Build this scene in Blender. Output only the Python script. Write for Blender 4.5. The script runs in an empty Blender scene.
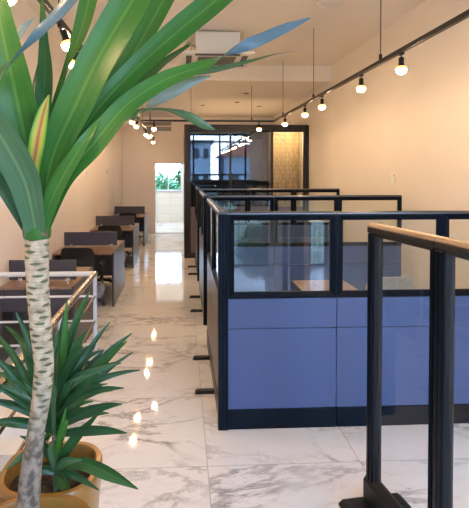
import bpy, bmesh, math, random
from mathutils import Vector, Matrix
random.seed(7)
PI = math.pi
C = bpy.context.scene.collection
S = bpy.context.scene

# ------------------------------------------------------------------ camera
H = 1.85; F = 500.0; PX, PY = 208.0, 183.0
PIT = math.atan((PY - 172) / F); YAW = math.atan((PX - 182) / F * math.cos(PIT))
cd = bpy.data.cameras.new('camera'); cam = bpy.data.objects.new('camera', cd); C.objects.link(cam)
cam.location = (0, 0, H); cam.rotation_euler = (PI / 2 - PIT, 0, -YAW)
cd.sensor_fit = 'HORIZONTAL'; cd.sensor_width = 36; cd.lens = 36 * F / 469
cd.shift_x = (234.5 - PX) / 469; cd.shift_y = -(254 - PY) / 469
cd.clip_start = 0.02; cd.clip_end = 300
S.camera = cam
ROT = cam.rotation_euler.to_matrix()

def ray(px, py):
    return ROT @ Vector(((px - PX) / F, (PY - py) / F, -1))
def at(px, py, Y):
    d = ray(px, py); return Vector((0, 0, H)) + d * (Y / d.y)

# ------------------------------------------------------------------ world + exposure
w = bpy.data.worlds.new('sky'); S.world = w; w.use_nodes = True
nt = w.node_tree; nt.nodes.clear()
wo = nt.nodes.new('ShaderNodeOutputWorld'); bg = nt.nodes.new('ShaderNodeBackground')
tc = nt.nodes.new('ShaderNodeTexCoord'); sp = nt.nodes.new('ShaderNodeSeparateXYZ'); rp = nt.nodes.new('ShaderNodeValToRGB')
rp.color_ramp.elements[0].position = 0.0; rp.color_ramp.elements[0].color = (.52, .68, .90, 1)
rp.color_ramp.elements[1].position = 0.5; rp.color_ramp.elements[1].color = (.22, .45, .82, 1)
nt.links.new(tc.outputs['Generated'], sp.inputs[0]); nt.links.new(sp.outputs['Z'], rp.inputs[0])
nt.links.new(rp.outputs[0], bg.inputs[0]); bg.inputs[1].default_value = 19
nt.links.new(bg.outputs[0], wo.inputs[0])
S.view_settings.view_transform = 'Standard'; S.view_settings.look = 'None'
S.view_settings.gamma = 1; S.view_settings.use_curve_mapping = False
S.view_settings.exposure = 0.0

sd = bpy.data.lights.new('sun', 'SUN'); sd.energy = 3.0; sd.angle = 0.02; sd.color = (1, .95, .86)
sun = bpy.data.objects.new('sun', sd); C.objects.link(sun)
sun.rotation_euler = (math.radians(38), 0, math.radians(55))

BULB_W = 460.0        # emission of a lamp bulb

# ------------------------------------------------------------------ materials
MAT = {}
def mat(name, col=(.8, .8, .8), rough=.5, metal=0, spec=.5, **k):
    m = bpy.data.materials.new(name); m.use_nodes = True
    b = m.node_tree.nodes['Principled BSDF']
    b.inputs['Base Color'].default_value = (*col, 1); b.inputs['Roughness'].default_value = rough
    b.inputs['Metallic'].default_value = metal; b.inputs['Specular IOR Level'].default_value = spec
    if 'coat' in k: b.inputs['Coat Weight'].default_value = k['coat']; b.inputs['Coat Roughness'].default_value = k.get('crough', .1)
    if 'noise' in k:        # soft colour variation + micro bump
        sc, amt = k['noise']; t = m.node_tree; L = t.links
        c = t.nodes.new('ShaderNodeTexCoord'); n = t.nodes.new('ShaderNodeTexNoise'); n.inputs['Scale'].default_value = sc
        n.inputs['Detail'].default_value = 5
        r = t.nodes.new('ShaderNodeValToRGB'); r.color_ramp.elements[0].position = .3; r.color_ramp.elements[1].position = .7
        r.color_ramp.elements[0].color = (*[x * (1 - amt) for x in col], 1); r.color_ramp.elements[1].color = (*[min(1, x * (1 + amt)) for x in col], 1)
        L.new(c.outputs['Object'], n.inputs['Vector']); L.new(n.outputs['Fac'], r.inputs[0]); L.new(r.outputs[0], b.inputs['Base Color'])
        if k.get('bump'):
            bu = t.nodes.new('ShaderNodeBump'); bu.inputs['Strength'].default_value = k['bump']; bu.inputs['Distance'].default_value = .002
            L.new(n.outputs['Fac'], bu.inputs['Height']); L.new(bu.outputs[0], b.inputs['Normal'])
    MAT[name] = m; return m

def glass(name, tint=(.97, .98, .97), ior=1.5):
    m = bpy.data.materials.new(name); m.use_nodes = True; t = m.node_tree; t.nodes.clear(); L = t.links
    o = t.nodes.new('ShaderNodeOutputMaterial'); mx = t.nodes.new('ShaderNodeMixShader')
    tr = t.nodes.new('ShaderNodeBsdfTransparent'); tr.inputs[0].default_value = (*tint, 1)
    gl = t.nodes.new('ShaderNodeBsdfGlossy'); gl.inputs['Roughness'].default_value = 0.0
    fr = t.nodes.new('ShaderNodeFresnel'); fr.inputs['IOR'].default_value = ior
    ge = t.nodes.new('ShaderNodeNewGeometry'); sb = t.nodes.new('ShaderNodeMath'); sb.operation = 'SUBTRACT'; sb.inputs[0].default_value = 1
    ml = t.nodes.new('ShaderNodeMath'); ml.operation = 'MULTIPLY'
    L.new(ge.outputs['Backfacing'], sb.inputs[1]); L.new(sb.outputs[0], ml.inputs[0]); L.new(fr.outputs[0], ml.inputs[1])
    L.new(ml.outputs[0], mx.inputs[0]); L.new(tr.outputs[0], mx.inputs[1]); L.new(gl.outputs[0], mx.inputs[2]); L.new(mx.outputs[0], o.inputs[0])
    MAT[name] = m; return m

def emit(name, col, st):
    m = mat(name, col, .3); b = m.node_tree.nodes['Principled BSDF']
    b.inputs['Emission Color'].default_value = (*col, 1); b.inputs['Emission Strength'].default_value = st; return m

mat('wall_paint', (.78, .72, .65), .6, noise=(1.2, .015), bump=.05)
mat('ceiling_paint', (.82, .77, .71), .8, noise=(1.5, .01))
mat('white_paint', (.80, .79, .76), .5)
mat('outer_render', (.26, .30, .38), .8, noise=(3, .05))
mat('black_frame', (.002, .005, .011), .30, 0, .10)
mat('black_matte', (.008, .009, .011), .5, 0, .3)
mat('dark_bronze', (.012, .010, .011), .42, 0, .35)
mat('cap_metal', (.10, .10, .105), .30, .8)
mat('cap_warm_reflection', (.40, .31, .23), .33, .85)  # dark metal cap; the warm light it reflects is put into the colour
mat('blue_laminate', (.056, .088, .205), .45, noise=(40, .03))
mat('plum_laminate', (.12, .09, .12), .5)
mat('desk_screen', (.045, .042, .058), .6, noise=(60, .08))
mat('desk_dark', (.055, .048, .055), .33, noise=(8, .1))
mat('mesh_black', (.010, .010, .012), .8, noise=(200, .3))
mat('plastic_black', (.015, .015, .018), .4)
mat('plastic_wrap', (.34, .35, .38), .25, noise=(25, .2), bump=.8)
mat('cream_wrap', (.60, .55, .46), .35, noise=(22, .12), bump=1.0)
mat('steel', (.78, .77, .75), .22, 1)
mat('white_steel', (.62, .64, .66), .3, .3)
mat('rail_brass', (.60, .50, .42), .27, .95)
mat('pot_gold', (.32, .155, .03), .32, .15, .5, coat=.5, crough=.2, noise=(6, .12))
mat('soil', (.035, .020, .014), .95, noise=(60, .6), bump=1)
mat('ac_white', (.70, .72, .70), .45)
mat('ac_dark', (.05, .05, .05), .6)
mat('grille_grey', (.42, .40, .38), .5)
mat('teal_wall', (.34, .50, .46), .5, noise=(2, .05))
mat('brick_red', (.36, .12, .07), .8, noise=(8, .2))
mat('shrub_green', (.05, .13, .04), .7, noise=(8, .4))
mat('grass_out', (.16, .22, .09), .9, noise=(2, .3))
mat('concrete', (.42, .42, .42), .8, noise=(3, .1))
mat('branch_brown', (.16, .10, .06), .8)
mat('red_led', (.7, .03, .02), .4)
emit('bulb_glow', (1.0, .66, .37), BULB_W)
emit('halo_glow', (1.0, .42, .10), 4.0)  # weak orange emission imitating the halo around each bulb
glass('clear_glass', (.95, .97, .96), 1.8); glass('thin_glass', (.98, .99, .98), 1.3); glass('tinted_glass', (.45, .47, .52), 2.3); glass('window_glass', (.97, .98, 1.0), 1.45)

def wood(name, c1, c2, rough=.3):
    m = mat(name, c1, rough, coat=.3, crough=.15); t = m.node_tree; L = t.links; b = t.nodes['Principled BSDF']
    c = t.nodes.new('ShaderNodeTexCoord'); mp = t.nodes.new('ShaderNodeMapping'); mp.inputs['Scale'].default_value = (30, 2, 30)
    n = t.nodes.new('ShaderNodeTexNoise'); n.inputs['Scale'].default_value = 1; n.inputs['Detail'].default_value = 6
    r = t.nodes.new('ShaderNodeValToRGB'); r.color_ramp.elements[0].color = (*c1, 1); r.color_ramp.elements[1].color = (*c2, 1)
    r.color_ramp.elements[0].position = .35; r.color_ramp.elements[1].position = .65
    L.new(c.outputs['Object'], mp.inputs[0]); L.new(mp.outputs[0], n.inputs['Vector']); L.new(n.outputs['Fac'], r.inputs[0]); L.new(r.outputs[0], b.inputs['Base Color'])
wood('desk_wood', (.20, .115, .07), (.30, .18, .11))

def marble():
    m = mat('marble', (.8, .8, .8), .045, 0, .6); t = m.node_tree; L = t.links; b = t.nodes['Principled BSDF']
    N = t.nodes.new
    g = N('ShaderNodeNewGeometry')
    sep = N('ShaderNodeSeparateXYZ'); L.new(g.outputs['Position'], sep.inputs[0])
    def m2(op, a, bb, c=None):
        n = N('ShaderNodeMath'); n.operation = op
        for i, v in enumerate((a, bb, c)):
            if v is None: continue
            if isinstance(v, (int, float)): n.inputs[i].default_value = v
            else: L.new(v, n.inputs[i])
        return n.outputs[0]
    TX, TY = .975, .975; OX, OY = .158, 3.10
    ux = m2('DIVIDE', m2('SUBTRACT', sep.outputs['X'], OX), TX); uy = m2('DIVIDE', m2('SUBTRACT', sep.outputs['Y'], OY), TY)
    ix = m2('FLOOR', ux, 0); iy = m2('FLOOR', uy, 0)
    fx = m2('ABSOLUTE', m2('SUBTRACT', m2('FRACT', ux, 0), .5), 0); fy = m2('ABSOLUTE', m2('SUBTRACT', m2('FRACT', uy, 0), .5), 0)
    joint = m2('GREATER_THAN', m2('MAXIMUM', fx, fy), .5 - .0032)
    # veins run on a slant, each tile shifted to its own piece of the slab
    off = N('ShaderNodeCombineXYZ'); L.new(m2('MULTIPLY', ix, 3.7), off.inputs[0]); L.new(m2('MULTIPLY', iy, 2.3), off.inputs[1]); L.new(m2('MULTIPLY', m2('ADD', ix, iy), 1.9), off.inputs[2])
    ad = N('ShaderNodeVectorMath'); ad.operation = 'ADD'; L.new(g.outputs['Position'], ad.inputs[0]); L.new(off.outputs[0], ad.inputs[1])
    mp = N('ShaderNodeMapping'); mp.inputs['Rotation'].default_value = (0, 0, math.radians(-38)); mp.inputs['Scale'].default_value = (.85, 1.7, 1)
    L.new(ad.outputs[0], mp.inputs[0])
    def vein(scale, width, dist):
        n = N('ShaderNodeTexNoise'); n.inputs['Scale'].default_value = scale; n.inputs['Detail'].default_value = 7
        n.inputs['Roughness'].default_value = .62; n.inputs['Distortion'].default_value = dist; L.new(mp.outputs[0], n.inputs['Vector'])
        d = m2('ABSOLUTE', m2('SUBTRACT', n.outputs['Fac'], .5), 0)
        mr = N('ShaderNodeMapRange'); mr.inputs['From Min'].default_value = 0; mr.inputs['From Max'].default_value = width
        mr.inputs['To Min'].default_value = 1; mr.inputs['To Max'].default_value = 0; mr.interpolation_type = 'SMOOTHSTEP'
        L.new(d, mr.inputs['Value']); return mr.outputs[0]
    v1 = vein(.95, .034, .6); v2 = vein(2.2, .015, .8)
    msk = N('ShaderNodeTexNoise'); msk.inputs['Scale'].default_value = 1.1; msk.inputs['Detail'].default_value = 3; L.new(ad.outputs[0], msk.inputs['Vector'])
    mr = N('ShaderNodeMapRange'); mr.inputs['From Min'].default_value = .41; mr.inputs['From Max'].default_value = .58; L.new(msk.outputs['Fac'], mr.inputs['Value'])
    vv = m2('MULTIPLY', m2('MINIMUM', m2('ADD', m2('MULTIPLY', v1, .75), m2('MULTIPLY', v2, .35)), 1.0), mr.outputs[0])
    mx = N('ShaderNodeMix'); mx.data_type = 'RGBA'; mx.inputs[6].default_value = (.80, .785, .76, 1); mx.inputs[7].default_value = (.20, .18, .18, 1)
    L.new(m2('MULTIPLY', vv, .8), mx.inputs[0])
    mj = N('ShaderNodeMix'); mj.data_type = 'RGBA'; mj.inputs[7].default_value = (.30, .28, .26, 1)
    L.new(m2('MULTIPLY', joint, .8), mj.inputs[0]); L.new(mx.outputs[2], mj.inputs[6]); L.new(mj.outputs[2], b.inputs['Base Color'])
    L.new(m2('ADD', m2('MULTIPLY', joint, .3), .045), b.inputs['Roughness'])
marble()

def tile_mat(name, col, joint, size, w=.004, axis=(1, 1)):
    m = mat(name, col, .3); t = m.node_tree; L = t.links; b = t.nodes['Principled BSDF']
    c = t.nodes.new('ShaderNodeTexCoord'); mp = t.nodes.new('ShaderNodeMapping'); mp.inputs['Rotation'].default_value = (PI / 2, 0, 0)
    br = t.nodes.new('ShaderNodeTexBrick'); br.offset = 0
    br.inputs['Scale'].default_value = 1; br.inputs['Brick Width'].default_value = size[0]; br.inputs['Row Height'].default_value = size[1]; br.inputs['Mortar Size'].default_value = w
    br.inputs['Color1'].default_value = (*col, 1); br.inputs['Color2'].default_value = (*[x * .95 for x in col], 1); br.inputs['Mortar'].default_value = (*joint, 1)
    L.new(c.outputs['Object'], mp.inputs[0]); L.new(mp.outputs[0], br.inputs['Vector']); L.new(br.outputs[0], b.inputs['Base Color'])
tile_mat('cream_tile', (.80, .76, .68), (.5, .47, .42), (.45, .30))
tile_mat('amber_tile', (.62, .46, .25), (.40, .29, .16), (.30, .10), .005)

def leaf_mat(name, c_edge, c_mid, under, streak=.25, rough=.34):
    m = mat(name, c_edge, rough, spec=.32); t = m.node_tree; L = t.links; b = t.nodes['Principled BSDF']; N = t.nodes.new
    uv = N('ShaderNodeUVMap'); sep = N('ShaderNodeSeparateXYZ'); L.new(uv.outputs[0], sep.inputs[0])
    mp = N('ShaderNodeMapping'); mp.inputs['Scale'].default_value = (26, 1.3, 1); L.new(uv.outputs[0], mp.inputs[0])
    n = N('ShaderNodeTexNoise'); n.inputs['Scale'].default_value = 1; n.inputs['Detail'].default_value = 3; L.new(mp.outputs[0], n.inputs['Vector'])
    r = N('ShaderNodeValToRGB'); r.color_ramp.elements[0].position = .3; r.color_ramp.elements[1].position = .75
    r.color_ramp.elements[0].color = (*[x * (1 - streak) for x in c_edge], 1); r.color_ramp.elements[1].color = (*[x * (1 + streak) for x in c_edge], 1)
    L.new(n.outputs['Fac'], r.inputs[0])
    # paler midrib
    s = N('ShaderNodeMath'); s.operation = 'SUBTRACT'; L.new(sep.outputs['X'], s.inputs[0]); s.inputs[1].default_value = .5
    a = N('ShaderNodeMath'); a.operation = 'ABSOLUTE'; L.new(s.outputs[0], a.inputs[0])
    mr = N('ShaderNodeMapRange'); mr.inputs['From Min'].default_value = .015; mr.inputs['From Max'].default_value = .06; mr.inputs['To Min'].default_value = .55; mr.inputs['To Max'].default_value = 0
    L.new(a.outputs[0], mr.inputs['Value'])
    mx = N('ShaderNodeMix'); mx.data_type = 'RGBA'; mx.inputs[7].default_value = (*c_mid, 1); L.new(mr.outputs[0], mx.inputs[0]); L.new(r.outputs[0], mx.inputs[6])
    # underside colour: the lower skin of the blade is marked by the second uv tile
    gt = N('ShaderNodeMath'); gt.operation = 'GREATER_THAN'; gt.inputs[1].default_value = 1.5; L.new(sep.outputs['Y'], gt.inputs[0])
    mu = N('ShaderNodeMix'); mu.data_type = 'RGBA'; mu.inputs[7].default_value = (*under, 1); L.new(gt.outputs[0], mu.inputs[0]); L.new(mx.outputs[2], mu.inputs[6])
    L.new(mu.outputs[2], b.inputs['Base Color'])
leaf_mat('leaf_green', (.036, .135, .018), (.11, .24, .05), (.08, .14, .18))
leaf_mat('leaf_deep', (.026, .092, .020), (.07, .17, .05), (.08, .14, .17))
leaf_mat('leaf_pale', (.06, .13, .055), (.16, .25, .10), (.17, .22, .18))
leaf_mat('leaf_shrub', (.018, .070, .022), (.05, .15, .05), (.05, .12, .08))
def yellow_leaf():
    m = mat('leaf_yellow', (.3, .3, .02), .4); t = m.node_tree; L = t.links; b = t.nodes['Principled BSDF']; N = t.nodes.new
    uv = N('ShaderNodeUVMap'); sep = N('ShaderNodeSeparateXYZ'); L.new(uv.outputs[0], sep.inputs[0])
    s = N('ShaderNodeMath'); s.operation = 'SUBTRACT'; L.new(sep.outputs['X'], s.inputs[0]); s.inputs[1].default_value = .5
    a = N('ShaderNodeMath'); a.operation = 'ABSOLUTE'; L.new(s.outputs[0], a.inputs[0])
    r = N('ShaderNodeValToRGB'); e = r.color_ramp.elements
    e[0].position = .015; e[0].color = (.22, .10, .05, 1); e[1].position = .46; e[1].color = (.08, .26, .03, 1)
    x = e.new(.09); x.color = (.42, .22, .07, 1); x = e.new(.22); x.color = (.46, .38, .05, 1); x = e.new(.36); x.color = (.22, .36, .04, 1)
    L.new(a.outputs[0], r.inputs[0]); L.new(r.outputs[0], b.inputs['Base Color'])
yellow_leaf()

def trunk_mat():
    m = mat('trunk_bark', (.5, .45, .38), .75); t = m.node_tree; L = t.links; b = t.nodes['Principled BSDF']; N = t.nodes.new
    at_ = N('ShaderNodeAttribute'); at_.attribute_name = 'gap'; at_.attribute_type = 'GEOMETRY'
    c = N('ShaderNodeTexCoord'); n = N('ShaderNodeTexNoise'); n.inputs['Scale'].default_value = 45; n.inputs['Detail'].default_value = 5
    mp = N('ShaderNodeMapping'); mp.inputs['Scale'].default_value = (1, 1, .9); L.new(c.outputs['Object'], mp.inputs[0]); L.new(mp.outputs[0], n.inputs['Vector'])
    sep = N('ShaderNodeSeparateXYZ'); L.new(c.outputs['Object'], sep.inputs[0])
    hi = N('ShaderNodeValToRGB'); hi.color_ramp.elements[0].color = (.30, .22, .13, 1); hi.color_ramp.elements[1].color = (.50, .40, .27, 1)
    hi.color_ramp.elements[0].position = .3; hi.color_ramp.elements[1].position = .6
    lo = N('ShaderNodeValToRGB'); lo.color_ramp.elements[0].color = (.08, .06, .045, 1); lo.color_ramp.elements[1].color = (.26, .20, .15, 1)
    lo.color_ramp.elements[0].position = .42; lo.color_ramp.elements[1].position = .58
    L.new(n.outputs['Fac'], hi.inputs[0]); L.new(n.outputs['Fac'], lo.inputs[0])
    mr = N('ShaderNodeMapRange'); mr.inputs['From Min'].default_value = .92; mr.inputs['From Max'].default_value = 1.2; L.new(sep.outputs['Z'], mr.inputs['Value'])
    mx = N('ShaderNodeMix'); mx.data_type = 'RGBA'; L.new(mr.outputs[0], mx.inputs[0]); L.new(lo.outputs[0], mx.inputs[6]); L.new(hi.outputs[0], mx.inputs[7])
    m2 = N('ShaderNodeMix'); m2.data_type = 'RGBA'; m2.inputs[7].default_value = (.07, .075, .035, 1)
    L.new(at_.outputs['Fac'], m2.inputs[0]); L.new(mx.outputs[2], m2.inputs[6]); L.new(m2.outputs[2], b.inputs['Base Color'])
trunk_mat()

# ------------------------------------------------------------------ mesh helpers
class MB:
    def __init__(s): s.bm = bmesh.new(); s.uvl = None; s.smooth = False
    def box(s, a, b, bev=0):
        x0, y0, z0 = [min(p, q) for p, q in zip(a, b)]; x1, y1, z1 = [max(p, q) for p, q in zip(a, b)]
        t = bmesh.new(); v = [t.verts.new(p) for p in ((x0,y0,z0),(x1,y0,z0),(x1,y1,z0),(x0,y1,z0),(x0,y0,z1),(x1,y0,z1),(x1,y1,z1),(x0,y1,z1))]
        for f in ((3,2,1,0),(4,5,6,7),(0,1,5,4),(1,2,6,5),(2,3,7,6),(3,0,4,7)): t.faces.new([v[i] for i in f])
        if bev: bmesh.ops.bevel(t, geom=t.edges[:], offset=bev, segments=2, affect='EDGES', profile=.5)
        s.merge(t); return s
    def merge(s, t, M=None):
        me = bpy.data.meshes.new('tmp'); t.to_mesh(me); t.free()
        if M is not None: me.transform(M)
        s.bm.from_mesh(me); bpy.data.meshes.remove(me)
    def tube(s, pts, r, n=12, cap=True):
        pts = [Vector(p) for p in pts]; rs = r if isinstance(r, (list, tuple)) else [r] * len(pts)
        rings = []; up = None
        for i, p in enumerate(pts):
            t = (pts[min(i + 1, len(pts) - 1)] - pts[max(i - 1, 0)]).normalized()
            if up is None: up = Vector((0, 0, 1)) if abs(t.z) < .9 else Vector((1, 0, 0))
            x = up.cross(t).normalized(); y = t.cross(x); up = y
            rings.append([s.bm.verts.new(p + (x * math.cos(2 * PI * k / n) + y * math.sin(2 * PI * k / n)) * rs[i]) for k in range(n)])
        for a, b in zip(rings, rings[1:]):
            for k in range(n): s.bm.faces.new((a[k], a[(k + 1) % n], b[(k + 1) % n], b[k]))
        if cap: s.bm.faces.new(rings[0][::-1]); s.bm.faces.new(rings[-1])
        s.smooth = True; return s
    def lathe(s, prof, c=(0, 0, 0), n=28, sq=0, M=None):
        """prof: (r, z) list; sq>0 makes the plan a rounded square"""
        t = bmesh.new(); rings = []
        for r, z in prof:
            if r < 1e-5: rings.append([t.verts.new((c[0], c[1], c[2] + z))]); continue
            L = []
            for k in range(n):
                a = 2 * PI * k / n; ca, sa = math.cos(a), math.sin(a)
                e = (abs(ca) ** (2 + sq) + abs(sa) ** (2 + sq)) ** (-1 / (2 + sq)) if sq else 1
                L.append(t.verts.new((c[0] + r * ca * e, c[1] + r * sa * e, c[2] + z)))
            rings.append(L)
        for a, b in zip(rings, rings[1:]):
            if len(a) == 1 and len(b) == 1: continue
            for k in range(n):
                k2 = (k + 1) % n
                if len(a) == 1: t.faces.new((a[0], b[k2], b[k]))
                elif len(b) == 1: t.faces.new((a[k], a[k2], b[0]))
                else: t.faces.new((a[k], a[k2], b[k2], b[k]))
        bmesh.ops.recalc_face_normals(t, faces=t.faces[:])
        s.merge(t, M); s.smooth = True; return s
    def ring(s, x0, x1, z0, z1, prof, ax='x'):
        """mitred rectangular frame; prof = closed list of (inset, y)"""
        loops = []
        for d, y in prof:
            loops.append([s.bm.verts.new(p) for p in ((x0 + d, y, z0 + d), (x1 - d, y, z0 + d), (x1 - d, y, z1 - d), (x0 + d, y, z1 - d))])
        m = len(loops); fs = []
        for i in range(m):
            a, b = loops[i], loops[(i + 1) % m]
            for k in range(4): fs.append(s.bm.faces.new((a[k], a[(k + 1) % 4], b[(k + 1) % 4], b[k])))
        bmesh.ops.recalc_face_normals(s.bm, faces=fs); return s
    def prism(s, poly, axis, a, b):
        """poly: 2D list; axis: extrusion axis"""
        def P(u, v, t): return {'x': (t, u, v), 'y': (u, t, v), 'z': (u, v, t)}[axis]
        A = [s.bm.verts.new(P(u, v, a)) for u, v in poly]; B = [s.bm.verts.new(P(u, v, b)) for u, v in poly]
        n = len(poly); fs = [s.bm.faces.new(A), s.bm.faces.new(B[::-1])]
        for i in range(n): fs.append(s.bm.faces.new((A[i], B[i], B[(i + 1) % n], A[(i + 1) % n])))
        bmesh.ops.recalc_face_normals(s.bm, faces=fs); return s
    def build(s, name, material, parent=None, smooth=None, off=True):
        me = bpy.data.meshes.new(name)
        if parent is not None and off:
            o_ = wloc(parent); bmesh.ops.translate(s.bm, verts=s.bm.verts[:], vec=-o_)
        s.bm.to_mesh(me); s.bm.free()
        me.materials.append(MAT[material] if isinstance(material, str) else material)
        if smooth if smooth is not None else s.smooth:
            me.polygons.foreach_set('use_smooth', [True] * len(me.polygons))
            try: me.set_sharp_from_angle(angle=math.radians(38))
            except Exception: pass
        o = bpy.data.objects.new(name, me); C.objects.link(o)
        if parent is not None: o.parent = parent
        return o
def wloc(o):
    v = Vector(o.location)
    while o.parent: o = o.parent; v += Vector(o.location)
    return v
def empty(name, loc, label, cat, group=None, rz=0):
    o = bpy.data.objects.new(name, None); C.objects.link(o); o.empty_display_size = .05
    o.location = loc; o.rotation_euler = (0, 0, rz); return tag(o, label, cat, group)
def tag(o, label, cat, group=None, kind=None):
    o['label'] = label; o['category'] = cat
    if group: o['group'] = group
    if kind: o['kind'] = kind
    return o
def struct(name, m, material, parent=None):
    o = m.build(name, material, parent)
    if parent is None: o['kind'] = 'structure'
    return o
def kids(o): return [c for c in bpy.data.objects if c.parent == o]
def copy_tree(o, parent=None):
    c = o.copy(); C.objects.link(c); c.parent = parent
    for ch in kids(o): copy_tree(ch, c)
    return c
def place(proto, used, loc, label, rz=0, group=None):
    o = proto if not used[0] else copy_tree(proto); 
    return o

# ------------------------------------------------------------------ room shell
XL, XR, XE = -1.78, 2.75, 4.7          # left wall, right wall, right edge of the wider front bay
YF, YB, YT = 15.1, -2.5, 1.3           # far wall, window wall behind, where the right wall starts
ZC, ZL, YBM = 3.79, 3.515, 9.1
RX, RY = -.80, 4.44                    # stair opening edge
DX0, DX1, DZ = at(155.3, 200, YF).x, at(183.5, 200, YF).x, at(160, 164, YF).z

m = MB()
m.box((XL - .2, RY + .05, -.25), (XE + .2, YF + 3.6, 0)); m.box((RX, YB - .2, -.25), (XE + .2, RY + .05, 0)); m.box((XL - .2, YB - .2, -.25), (RX, -.6, 0))
struct('floor', m, 'marble')
m = MB(); m.box((XL - .2, YB - .2, ZC), (XE + .2, YBM, ZC + .2)); m.box((XL - .2, YBM, ZL), (XE + .2, YF + 3.6, ZC + .2))
struct('ceiling', m, 'ceiling_paint')
m = MB(); m.box((XL - .2, RY + .05, -.25), (XL, YF + .2, ZC)); m.box((XL - .2, YB - .2, -3), (XL, RY + .05, ZC))
struct('wall_left', m, 'wall_paint')
m = MB(); m.box((XR, YT, 0), (XR + .2, YF + .2, ZC)); struct('wall_right', m, 'wall_paint')
m = MB(); m.box((XE, YB - .2, 0), (XE + .2, YT, ZC)); m.box((XR + .2, YT, 0), (XE + .2, YT + .2, ZC)); struct('wall_bay', m, 'wall_paint')
m = MB(); m.box((XL, YF, 0), (DX0, YF + .2, ZL)); m.box((DX1, YF, 0), (XR, YF + .2, ZL)); m.box((DX0, YF, DZ), (DX1, YF + .2, ZL))
struct('wall_far', m, 'wall_paint')
# back room beyond the doorway
YK = at(170, 222, 1).z; 
d = ray(170, 222); YK = (-H / d.z) * d.y
wx0, wx1 = -1.25, at(181.8, 180, YK).x; wz0, wz1 = at(170, 191, YK).z, 2.3
m = MB(); m.box((XL, YK, 0), (wx0, YK + .2, ZL)); m.box((wx1, YK, 0), (1.2, YK + .2, ZL)); m.box((wx0, YK, 0), (wx1, YK + .2, wz0)); m.box((wx0, YK, wz1), (wx1, YK + .2, ZL))
struct('wall_back_room', m, 'cream_tile')
m = MB(); m.box((XL - .2, YF + .2, 0), (XL, YK + .2, ZL)); m.box((1.2, YF + .2, 0), (1.4, YK + .2, ZL)); struct('wall_back_room_side', m, 'white_paint')
def window(n, x0, x1, z0, z1, y, bars_x, bars_z, fm, bar=.05, glassmat='window_glass'):
    r = bpy.data.objects.new('window_%d' % n, None); C.objects.link(r); r.location = (x0, y, z0); r['kind'] = 'structure'
    m = MB(); m.ring(x0, x1, z0, z1, [(0, y), (bar, y), (bar, y + .07), (0, y + .07)])
    for b in bars_x: m.box((b - bar / 2, y, z0 + bar), (b + bar / 2, y + .06, z1 - bar))
    for b in bars_z: m.box((x0 + bar, y + .004, b - bar / 2), (x1 - bar, y + .056, b + bar / 2))
    m.build('window_frame', fm, r)
    m = MB(); m.box((x0 + bar * .6, y + .03, z0 + bar * .6), (x1 - bar * .6, y + .036, z1 - bar * .6)); m.build('window_glass', glassmat, r)
    return r
w1 = window(1, wx0, wx1, wz0, wz1, YK + .05, [(wx0 + wx1) / 2 + .12, ], [], 'white_steel', .04)
m = MB(); m.box((wx0, YK - .03, wz0 - .04), (wx1, YK, wz0)); m.build('window_sill', 'concrete', w1)
m = MB(); m.box((DX0 - .0, YF - .012, 0), (DX1 + .0, YF + .012, .012)); 
struct('trim_1', m, 'concrete')
bl = bpy.data.lights.new('added_back_room_fill', 'AREA'); bl.shape = 'RECTANGLE'; bl.size = 1.6; bl.size_y = 1.2; bl.energy = 70; bl.color = (.93, .97, 1)  # added fill light, not a known fixture; brightens the room beyond the doorway
bo = bpy.data.objects.new('added_back_room_fill', bl); C.objects.link(bo); bo.location = (-.4, (YF + YK) / 2 + .2, ZL - .05)
# window wall behind the camera
wins = [(.0, 4.5)]
m = MB(); m.box((XL, YB - .2, 0), (-.15, YB, ZC)); m.box((4.55, YB - .2, 0), (XE, YB, ZC)); m.box((-.15, YB - .2, 3.68), (4.55, YB, ZC))
m.box((-.15, YB - .2, 0), (.95, YB, 1.1)); m.box((1.68, YB - .2, 0), (2.48, YB, 1.1)); m.box((2.85, YB - .2, 0), (4.55, YB, 1.1))
struct('wall_front', m, 'wall_paint')
w2 = window(2, -.15, 4.55, 1.1, 3.68, YB - .12, [.55, 1.82, 3.07], [1.72, 3.3], 'black_frame', .075)
window(3, .95, 1.68, .0, 1.1, YB - .12, [], [], 'black_frame', .04)
window(4, 2.48, 2.85, .0, 1.1, YB - .12, [], [], 'black_frame', .04)
# stairwell
m = MB(); m.box((RX, -.6, -3), (RX + .15, RY + .05, -.25)); m.box((XL, RY + .05, -3), (RX + .15, RY + .2, -.25)); m.box((XL, -.75, -3), (RX + .15, -.6, -.25))
struct('wall_stairwell', m, 'teal_wall')
m = MB(); m.box((XL, -.6, -3.1), (RX, RY, -3)); struct('floor_lower', m, 'marble')
m = MB()
for i in range(14): m.box((XL, 3.6 - i * .28, -.17 * (i + 1) - .12), (RX - .002, 3.6 - i * .28 + .30, -.17 * (i + 1)))
m.box((XL, 3.85, -.2), (RX - .002, RY + .048, -.03)); o = m.build('staircase', 'white_paint'); tag(o, 'pale stone steps going down inside the railing', 'stairs'); o['kind'] = 'structure'

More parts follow.
